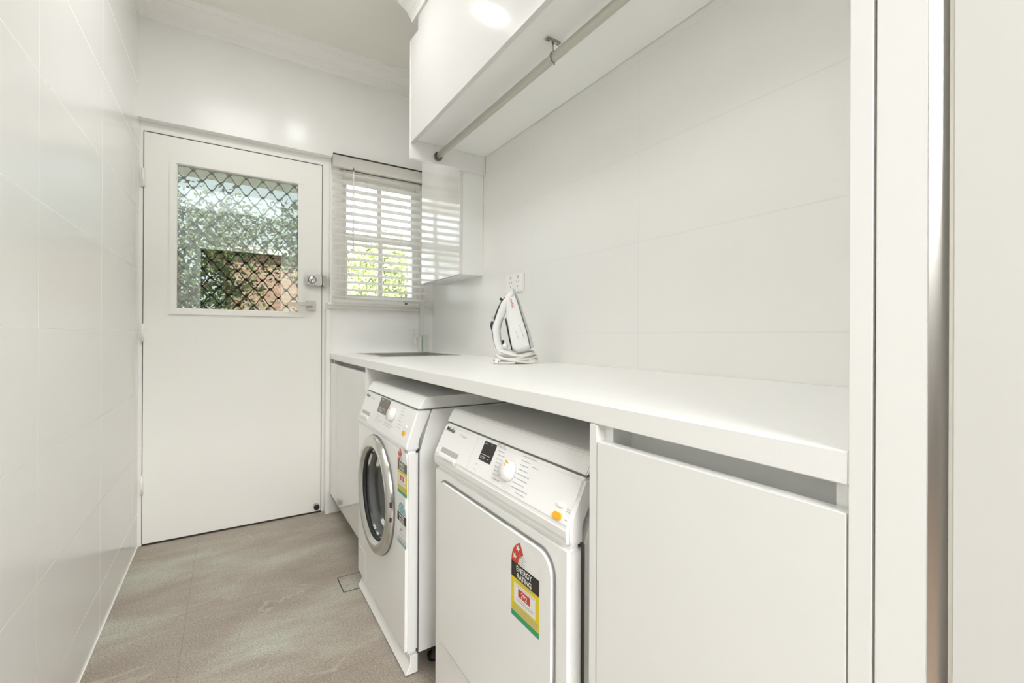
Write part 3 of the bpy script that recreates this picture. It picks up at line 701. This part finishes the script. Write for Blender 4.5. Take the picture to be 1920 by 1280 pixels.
# recessed flap outline bottom left
ff = MB(); fy0, fy1, fz0, fz1 = 1.905-.004, 1.79, .070, .185
for a in ((fy1, fy0, fz1-.0015, fz1), (fy1, fy1+.0015, fz0, fz1)): ff.box(.4570, .4578, a[0], a[1], a[2], a[3])
obj('service_flap', ff, mat('flap_line', (.95, .95, .92), .4), wm)
def panel_bits(t, S, Y, disp, dispm, kn, bt, logo, sub, rows, draw, prog):
    lg = MB().text('Miele', .0165, S.p(logo[0], logo[1]), (0, -1, 0), -S.d, 0, S.n, .0012, width=.052, bold=.012)
    obj('maker_logo', lg, black, t, label='black maker name')
    obj('model_print', MB().text(sub, .009, S.p(logo[0]-.084, logo[1]+.001), (0, -1, 0), -S.d, 0, S.n, .0012, width=.042), greym, t)
    M = S.M(disp[0], disp[1]); dm = MB().box(0, disp[2], -disp[3], 0, -.001, .0011, M=M)
    for (a, b, c) in ((.1, .86, .3), (.62, .88, .2), (.1, .30, .8), (.08, .19, .55), (.08, .11, .5), (.7, .15, .18)):
        for k in range(int(c*14)):
            x = disp[2]*(a+k*.065); 
            if x > disp[2]*.92: break
            dm.poly([M @ Vector((x, -disp[3]*(1-b), .0014)), M @ Vector((x+disp[2]*.045, -disp[3]*(1-b), .0014)), M @ Vector((x+disp[2]*.045, -disp[3]*(.965-b), .0014)), M @ Vector((x, -disp[3]*(.965-b), .0014))], 1)
    obj('display', dm, [dispm, lgrey], t, label='dark rectangular display window')
    knob(t, S, *kn)
    pill(t, S, bt[0], bt[1], .024, .013, orange, 'start_button', 'orange start button')
    pill(t, S, bt[0]-.001, bt[1]-.020, .018, .009, white, 'door_button')
    for r_ in rows:
        pm = MB(); printed_rows(pm, S, *r_); obj('programme_print', pm, greym, t, label='small grey printed programme names')
    # drawer: seam and finger recess
    Mz = S.M(0, 0); sm_ = MB()
    a = S.M(draw[0], 0, .0002); sm_.poly([a @ Vector((0, 0, 0)), a @ Vector((.0010, 0, 0)), a @ Vector((.0010, -S.L, 0)), a @ Vector((0, -S.L, 0))])
    obj('drawer_seam', sm_, lgrey, t)
# washer drawer recess shade (grip below the panel)
panel_bits(wm, SW, 0, (1.699, .004, .117, .055), brownb, (1.5214, .0447, .0235), (1.372, .081), (1.893, .0225), 'W Classic', 
           [(1.700, .070, .10, 4, .008, 0, 0), (1.455, .012, .045, 7, .0105, .001, 0), (1.60, .002, .12, 1, .006, 0, 0), (1.58, .082, .11, 2, .008, 0, 0)], (1.735,), None)
panel_y = [(y0, y1)]
def grip(t, S, ya, yb, q0, q1):
    """finger grip: recess shade painted as a flat patch, with a light lip"""
    M = S.M(ya, q1, 0); w_ = ya-yb; h_ = q1-q0
    obj('drawer_grip_shade', MB().prism([(0, 0), (w_, 0), (w_, h_), (0, h_)], 'z', .0002, .0012, M=M), mat('grip_shadow', (.48, .48, .45), .6), t, label='finger grip of the drawer, recess shade painted grey')  # no real recess: its shade is a flat grey patch
    obj('drawer_lip', MB().box(-.003, w_+.003, -.010, .003, -.002, .007, bev=.003, M=M), plastic, t)
grip(wm, SW, 1.882, 1.775, .078, .094)
# lid shadow line and side seams
def seams(t, lidB, xs, y0, y1, zlow, zp):
    s_ = MB().prism([(lidB[0]+.001, lidB[1]-.0030), (1.055, lidB[1]-.0030), (1.055, lidB[1]+.0003), (lidB[0]+.001, lidB[1]+.0003)], 'y', y0+.0007, y1-.0007)
    s_.box(xs+.0009, xs+.0015, y0+.0006, y1-.0006, zlow, zp)
    obj('panel_gap', s_, seam, t)
seams(wm, (.4945, .8165), .4985, y0, y1, .064, .80-.09)
energy_label(wm, .4575, 1.400, .088, .650, 'yellow energy rating sticker with a red wedge', '418')
energy_label(wm, .4575, 1.400, .084, .488, 'blue and white water rating sticker', '64', 'water')

# ---- dryer
y0, y1 = .595, 1.190
dy = appliance('tumble_dryer', y0, y1, (.5516, .8343), (.535, .7985), (.5316, .7943), (.4926, .7133), .5305, .8343,
               'white tumble dryer with a flat square door, between the washing machine and the base cabinet', 'tumble dryer')
SD = Slant((.5316, .7943), (.4926, .7133))
obj('control_panel', MB().prism([(.5316, .7943), (.4926, .7133), (.4930, .690), (.4965, .680), (.5305, .680), (.5305, .7133), (.575, .7943)], 'y', y0, y1, bev=.006, seg=3), plastic, dy)
obj('front_panel', MB().prism([(.4975, .6785), (.4985, .02), (.5305, .02), (.5305, .6785)], 'y', y0, y1, bev=.008, seg=4), enamel, dy)
# door plate, rounded corners
def rrect(a0, a1, b0, b1, r, n=8):
    p = []
    for cx, cy, s0 in ((a1-r, b1-r, 0), (a0+r, b1-r, 90), (a0+r, b0+r, 180), (a1-r, b0+r, 270)):
        for k in range(n+1): t = math.radians(s0+90*k/n); p.append((cx+r*math.cos(t), cy+r*math.sin(t)))
    return p
obj('door_gap', MB().prism(rrect(.6318, 1.1545, .2115, .6550, .044), 'x', .4962, .4990), mat('door_gap_grey', (.33, .33, .32), .6), dy)
dpl = obj('dryer_door', MB().prism(rrect(.6335, 1.153, .213, .6525, .042), 'x', .4890, .4978, bev=.005, seg=4), enamel, dy, label='flat white square door')
obj('lower_flap', MB().prism(rrect(.64, 1.150, .03, .205, .01), 'x', .4955, .4995, bev=.002), enamel, dy)
energy_label(dy, .4890, .768, .096, .591, 'yellow energy rating sticker with two stars', '292')
panel_bits(dy, SD, 0, (.9515, .0045, .055, .046), black, (.815, .0450, .0218), (.6305, .0775), (1.1685, .0185), 'T Classic',
           [(.885, .006, .040, 9, .0085, .002, 0), (.785, .004, .05, 8, .0095, -.001, 0), (.745, .018, .025, 1, .01, 0, 0), (.77, .070, .05, 2, .008, 0, 0), (.9, .002, .05, 1, .01, 0, 0),
            (.955, .064, .012, 2, .012, 0, 0), (.612, .060, .012, 2, .004, 0, 0), (.610, .078, .012, 1, .004, 0, 0)], (.990,), None)
grip(dy, SD, 1.150, 1.050, .0635, .0805)
seams(dy, (.5360, .7985), .5305, y0, y1, .02, .68)

# ------------------------------------------------------------------ iron (standing on its heel)
IRX, IRY = .960, 1.490
AX = Vector((math.cos(YAW), -math.sin(YAW), 0)); AY = Vector((math.sin(YAW), math.cos(YAW), 0))
def IM(x, y, z): return Vector((IRX, IRY, ZT))+AX*x+AY*y+Vector((0, 0, z))
PXM = 1.776/836
def ip(px, py): return ((px-967)*PXM, (682-py)*PXM)
ir = thing('steam_iron', (IRX, IRY, ZT), 'white steam iron standing on its heel on the benchtop', 'iron')
def slab(pts, halfw, mb, mi=0, taper=None, rnd=.25):
    """side outline pts (x,z) thickened along AY; halfw per point gives the half width"""
    n = len(pts); base = len(mb.v); cx = sum(p[0] for p in pts)/n; cz = sum(p[1] for p in pts)/n
    rings = [(-1.0, .72), (-.82, .93), (-.4, 1.0), (.4, 1.0), (.82, .93), (1.0, .72)]
    for (t, s_) in rings:
        for i_, p in enumerate(pts):
            hw_ = halfw[i_] if isinstance(halfw, (list, tuple)) else halfw
            k = 1-(1-s_)*rnd*2
            mb.v.append(tuple(IM(cx+(p[0]-cx)*k, t*hw_, cz+(p[1]-cz)*k)))
    for r_ in range(len(rings)-1):
        for i_ in range(n):
            j = (i_+1) % n; mb.f.append([base+r_*n+i_, base+r_*n+j, base+(r_+1)*n+j, base+(r_+1)*n+i_]); mb.m.append(mi); mb.sm.append(True)
    mb.f.append([base+i_ for i_ in range(n)][::-1]); mb.m.append(mi); mb.sm.append(False)
    mb.f.append([base+(len(rings)-1)*n+i_ for i_ in range(n)]); mb.m.append(mi); mb.sm.append(False)
# shell over the soleplate: narrow at the tip (top), wide at the heel
shell_px = [(961, 542, .006), (956, 549, .014), (951, 562, .020), (950, 580, .026), (950, 598, .030), (954, 620, .034), (959, 645, .038), (962, 657, .040), (972, 663, .045), (996, 655, .052), (990, 628, .050), (981, 600, .044), (972, 570, .030), (965, 550, .014)]
sm_ = MB(); slab([ip(a, b) for a, b, _ in shell_px], [c for *_, c in shell_px], sm_); obj('body', sm_, ironw, ir)
sole_px = [(961.5, 541, .006), (965, 549, .015), (972, 569, .032), (981, 599, .046), (990, 627, .053), (996, 655, .055), (1001, 651, .055), (995, 628, .053), (985, 598, .046), (975, 568, .032), (967, 546, .012)]
so_ = MB(); slab([ip(a, b) for a, b, _ in sole_px], [c for *_, c in sole_px], so_, rnd=.05); obj('soleplate', so_, irong, ir, label='grey soleplate')
hp = [(957, 547), (947, 558), (939, 570), (933, 585), (927, 603), (923.5, 618), (925, 637), (930, 653), (934, 664)]
hh = MB(); pts = [ip(a+7.5, b+2) for a, b in hp]
hh.tube([IM(p[0], 0, p[1]) for p in pts], [.012, .0165, .018, .018, .0175, .0185, .019, .0205, .022], n=16, rz=.017)
hl = [(934, 664), (945, 664), (956, 665), (966, 664)]
hh.tube([IM(*(lambda q_: (q_[0], 0, q_[1]))(ip(a+2, b))) for a, b in hl], [.02, .018, .018, .02], n=14, rz=.03)
obj('handle', hh, ironw, ir)
hg = MB(); gp = [(947, 558), (941, 567), (935, 580), (930, 594), (927, 603)]
hg.tube([IM(*(lambda q_: (q_[0], 0, q_[1]))(ip(a+1.2, b+1))) for a, b in gp], [.003, .006, .007, .007, .003], n=8, rz=.012)
gp = [(923.5, 604), (921.5, 612), (923, 622)]
hg.tube([IM(*(lambda q_: (q_[0], 0, q_[1]))(ip(a+1.0, b))) for a, b in gp], [.006, .006, .003], n=8, rz=.011)
gp = [(924, 622), (926, 640), (930, 653), (934, 662)]
hg.tube([IM(*(lambda q_: (q_[0], 0, q_[1]))(ip(a+.2, b))) for a, b in gp], [.002, .002, .002, .002], n=6, rz=.014)
obj('handle_grip', hg, navy, ir, label='black soft grip along the handle')
hi = MB(); gp = [(949.5, 599), (954, 620), (958, 640), (962, 657)]
hi.tube([IM(*(lambda q_: (q_[0], -.004, q_[1]))(ip(a-1, b))) for a, b in gp], [.003, .003, .003, .002], n=6, rz=.030)
obj('inner_trim', hi, navy, ir)
kb = MB(); c0 = ip(925, 597); kb.lathe([(.001, .006), (.006, .005), (.006, -.005), (.001, -.006)], IM(c0[0], 0, c0[1]), AY, n=12)
obj('steam_dial', kb, lgrey, ir)
bb = MB(); c0 = ip(940, 562); bb.tube([IM(c0[0]-.004, 0, c0[1]+.002), IM(c0[0]+.004, 0, c0[1]-.004)], .005, n=8); obj('spray_button', bb, navy, ir)
tx = MB(); sd = (Vector((ip(972, 573)[0]-ip(966, 551)[0], 0, ip(972, 573)[1]-ip(966, 551)[1]))).normalized()
Uu = AX*sd.x+Vector((0, 0, sd.z)); Vv = Uu.cross(-AY)*-1
p0_ = ip(957, 564)
tx.text('tefal', .013, IM(p0_[0], -.040, p0_[1]), Uu, AX*(-sd.z)+Vector((0, 0, sd.x)), 0, -AY, .0, width=.034, bold=.02)
obj('brand_print', tx, redp, ir)
tx = MB()
for (a, b, n_) in ((974, 612, 8), (967, 622, 5)):
    for k in range(n_):
        p = ip(a+k*1.1, b+k*3.0); tx.poly([IM(p[0], -.0535, p[1]), IM(p[0]+.003, -.0535, p[1]), IM(p[0]+.004, -.0535, p[1]-.003), IM(p[0]+.001, -.0535, p[1]-.003)])
obj('side_print', tx, greym, ir)
# water window and inner knob seen through the handle opening
ww = MB(); c0 = ip(949, 650); ww.lathe([(.001, .012), (.010, .010), (.012, -.010), (.001, -.012)], IM(c0[0], -.01, c0[1]), AY, n=16); ww.box(-.004, .004, -.004, .004, 0, .02, 1, M=Matrix.Translation(IM(ip(944, 648)[0], -.012, ip(944, 648)[1])))
obj('thermostat_dial', ww, [plastic, navy], ir)
hm = MB(); hm.tube([IM(-.055, 0, .012), IM(-.02, 0, .012), IM(.03, 0, .012), IM(.055, 0, .014)], [.012, .012, .012, .010], n=14, rz=.045); obj('heel', hm, ironw, ir)
cd = MB(); random.seed(3)
def loop(n, rx, ry, zc, ph, dz=.004, r=.0042, wob=.006):
    pts = []
    for k in range(n+1):
        t = ph+2*math.pi*k/n*1.0; rr = 1+wob*8*math.sin(3*t+ph)
        pts.append(IM(rx*rr*math.cos(t)+.002, ry*rr*math.sin(t), zc+dz*math.sin(2*t+ph)))
    return pts
for (rx, ry, zc, ph, dz) in ((.088, .066, .012, 0, .006), (.082, .060, .022, 1.3, .006), (.076, .058, .030, 2.2, .010), (.070, .055, .0385, .7, .008)):
    cd.tube(loop(40, rx, ry, zc, ph, dz), .0042, n=8)
cd.tube([IM(-.065, .0, .012), IM(-.09, -.03, .010), IM(-.085, -.06, .006), IM(-.04, -.075, .005), IM(.0, -.07, .006)], .0042, n=8)
obj('power_cord', cd, cordm, ir, label='white cord wound around the heel')
pg = MB(); pg.box(-.012, .012, -.009, .009, .0, .016, bev=.003, M=Matrix.Translation(IM(-.066, -.062, .003)) @ Matrix.Rotation(.5, 4, 'Z'))
for k in (-.005, .005): pg.box(-.001, .001, -.016, -.008, .006+k*.3, .009+k*.3, 1, M=Matrix.Translation(IM(-.066+k, -.062, .003)))
obj('plug', pg, [plastic, navy], ir)

# ------------------------------------------------------------------ floor waste
fwt = thing('floor_drain', (.45, 1.955, 0), 'square tile-insert floor drain beside the washing machine', 'drain')
dg_ = MB(); rframe(dg_, (.396, .516, 1.892, 2.022), (.3995, .5125, 1.8955, 2.0185), .0, .0012); obj('drain_slot', dg_, darkm, fwt)
obj('tile_insert', MB().box(.3998, .5122, 1.8958, 2.0182, .0, .001), floorm, fwt)

# ------------------------------------------------------------------ outside
struct('ground_outside', MB().box(-10, 14, YF+.3, 24, -.25, -.12), mat('paving', (.52, .49, .44), .8, vary=.15, bscale=3))
struct('wall_outside_eave', MB().box(-2.2, .50, YF+.31, 4.15, 2.235, 2.30), mat('eave_paint', (.75, .73, .66), .6))
fence = thing('paling_fence', (1.0, 8.3, -.12), 'grey green paling fence behind the trees outside the door', 'fence')
fb = MB()
x = -3.0
while x < 4.5: fb.box(x, x+.092, 8.3+random.uniform(0, .01), 8.32, -.12, 1.38+random.uniform(-.01, .01)); x += .10
obj('palings', fb, mat('fence_paint', (.20, .24, .21), .8, vary=.2, bscale=5), fence)
fr_ = MB().box(-3, 4.5, 8.33, 8.38, .2, .28); fr_.box(-3, 4.5, 8.33, 8.38, .95, 1.03); obj('fence_rail', fr_, mat('fence_paint', (.2, .24, .21)), fence)
house = thing('brick_house', (3.4, 10.6, -.12), 'pink brick house beyond the garden', 'house')
hs_ = MB().box(-.1, 7.5, 10, 13, -.12, 2.62); obj('brick_wall', hs_, brick, house)
obj('roof', MB().prism([(9.85, 2.62), (11.5, 3.0), (13.4, 2.62)], 'x', -.4, 7.8), mat('roof_tile', (.40, .22, .16), .8, vary=.2, bscale=9), house)
obj('house_window', MB().box(1.75, 2.3, 9.96, 10.02, 1.2, 2.0, bev=.01), mat('house_glass', (.75, .80, .80), .15), house)
obj('gutter', MB().box(-.4, 7.8, 9.82, 9.94, 2.60, 2.70), paint, house)
leafA = mat('leaf_light', (.38, .44, .17), .55, vary=.25, bscale=4)
leafB = mat('leaf_dark', (.085, .11, .045), .6, vary=.3, bscale=4)
leafC = mat('leaf_mid', (.19, .25, .10), .6, vary=.3, bscale=4)
bark = mat('bark', (.17, .11, .08), .9, vary=.3, bscale=12)
def tree(x, y, h, r, n, seed, label, mats=(0, 1, 2), leaf=.06, zmin=None, lean=(0, 0)):
    rnd = random.Random(seed)
    t = thing('garden_tree', (x, y, -.12), label, 'tree', 'trees outside the back door')
    tb = MB(); tb.tube([(x, y, -.12), (x+lean[0]*.3, y, h*.35), (x+lean[0], y+lean[1], h*.75)], [.055, .045, .02], n=8)
    for k in range(6):
        a = rnd.uniform(0, 6.28); z = h*rnd.uniform(.3, .6); L_ = r*rnd.uniform(.5, .9)
        tb.tube([(x+lean[0]*.5, y, z), (x+L_*.5*math.cos(a), y+L_*.5*math.sin(a), z+L_*.3), (x+L_*math.cos(a), y+L_*math.sin(a), z+L_*.8)], [.022, .015, .006], n=6)
    obj('trunk', tb, bark, t)
    cb2 = MB(); zlo = h*.30 if zmin is None else zmin
    clumps = [(rnd.uniform(-.8, .8)*r, rnd.uniform(-.7, .7)*r, rnd.uniform(zlo, h)) for _ in range(n//45)]
    for i_ in range(n):
        c = clumps[i_ % len(clumps)]; s_ = .17
        p = Vector((x+lean[0]+c[0]+max(-.3, min(.3, rnd.gauss(0, s_))), y+c[1]+max(-.3, min(.3, rnd.gauss(0, s_))), c[2]+rnd.gauss(0, s_*.8)))
        a = Vector((rnd.gauss(0, 1), rnd.gauss(0, 1), rnd.gauss(-.4, .7))).normalized(); b = a.cross(Vector((rnd.gauss(0, 1), rnd.gauss(0, 1), rnd.gauss(0, 1)))).normalized()
        l = leaf*rnd.uniform(.6, 1.3); w_ = l*.24
        cb2.poly([p, p+a*l*.45+b*w_, p+a*l, p+a*l*.45-b*w_], mats[rnd.randrange(len(mats))])
    obj('foliage', cb2, [leafA, leafB, leafC], t)
tree(-.42, 5.3, 2.45, .40, 3600, 1, 'bushy dark green tree seen left in the door glass', (1, 1, 2), .060)
tree(-.02, 7.0, 2.75, .38, 2600, 2, 'green tree in the middle of the view through the door glass', (0, 1, 2, 1), .07, zmin=1.3)
tree(.74, 5.8, 2.4, .18, 1100, 6, 'thin brown-branched tree at the right of the door glass', (1, 2), .07, zmin=1.8, lean=(-.03, 0))
tree(1.45, 4.95, 1.98, .26, 2900, 3, 'light green tree left of the window centre', (0, 0, 2), .06, zmin=1.2)
tree(2.00, 7.0, 2.35, .60, 6500, 4, 'yellow green shrub tree right of the window centre', (0, 0, 2, 1), .07, zmin=.9)
tree(3.7, 6.4, 2.6, .6, 2600, 5, 'leafy tree at the far right beyond the window', (0, 1, 2), .1, zmin=.8)
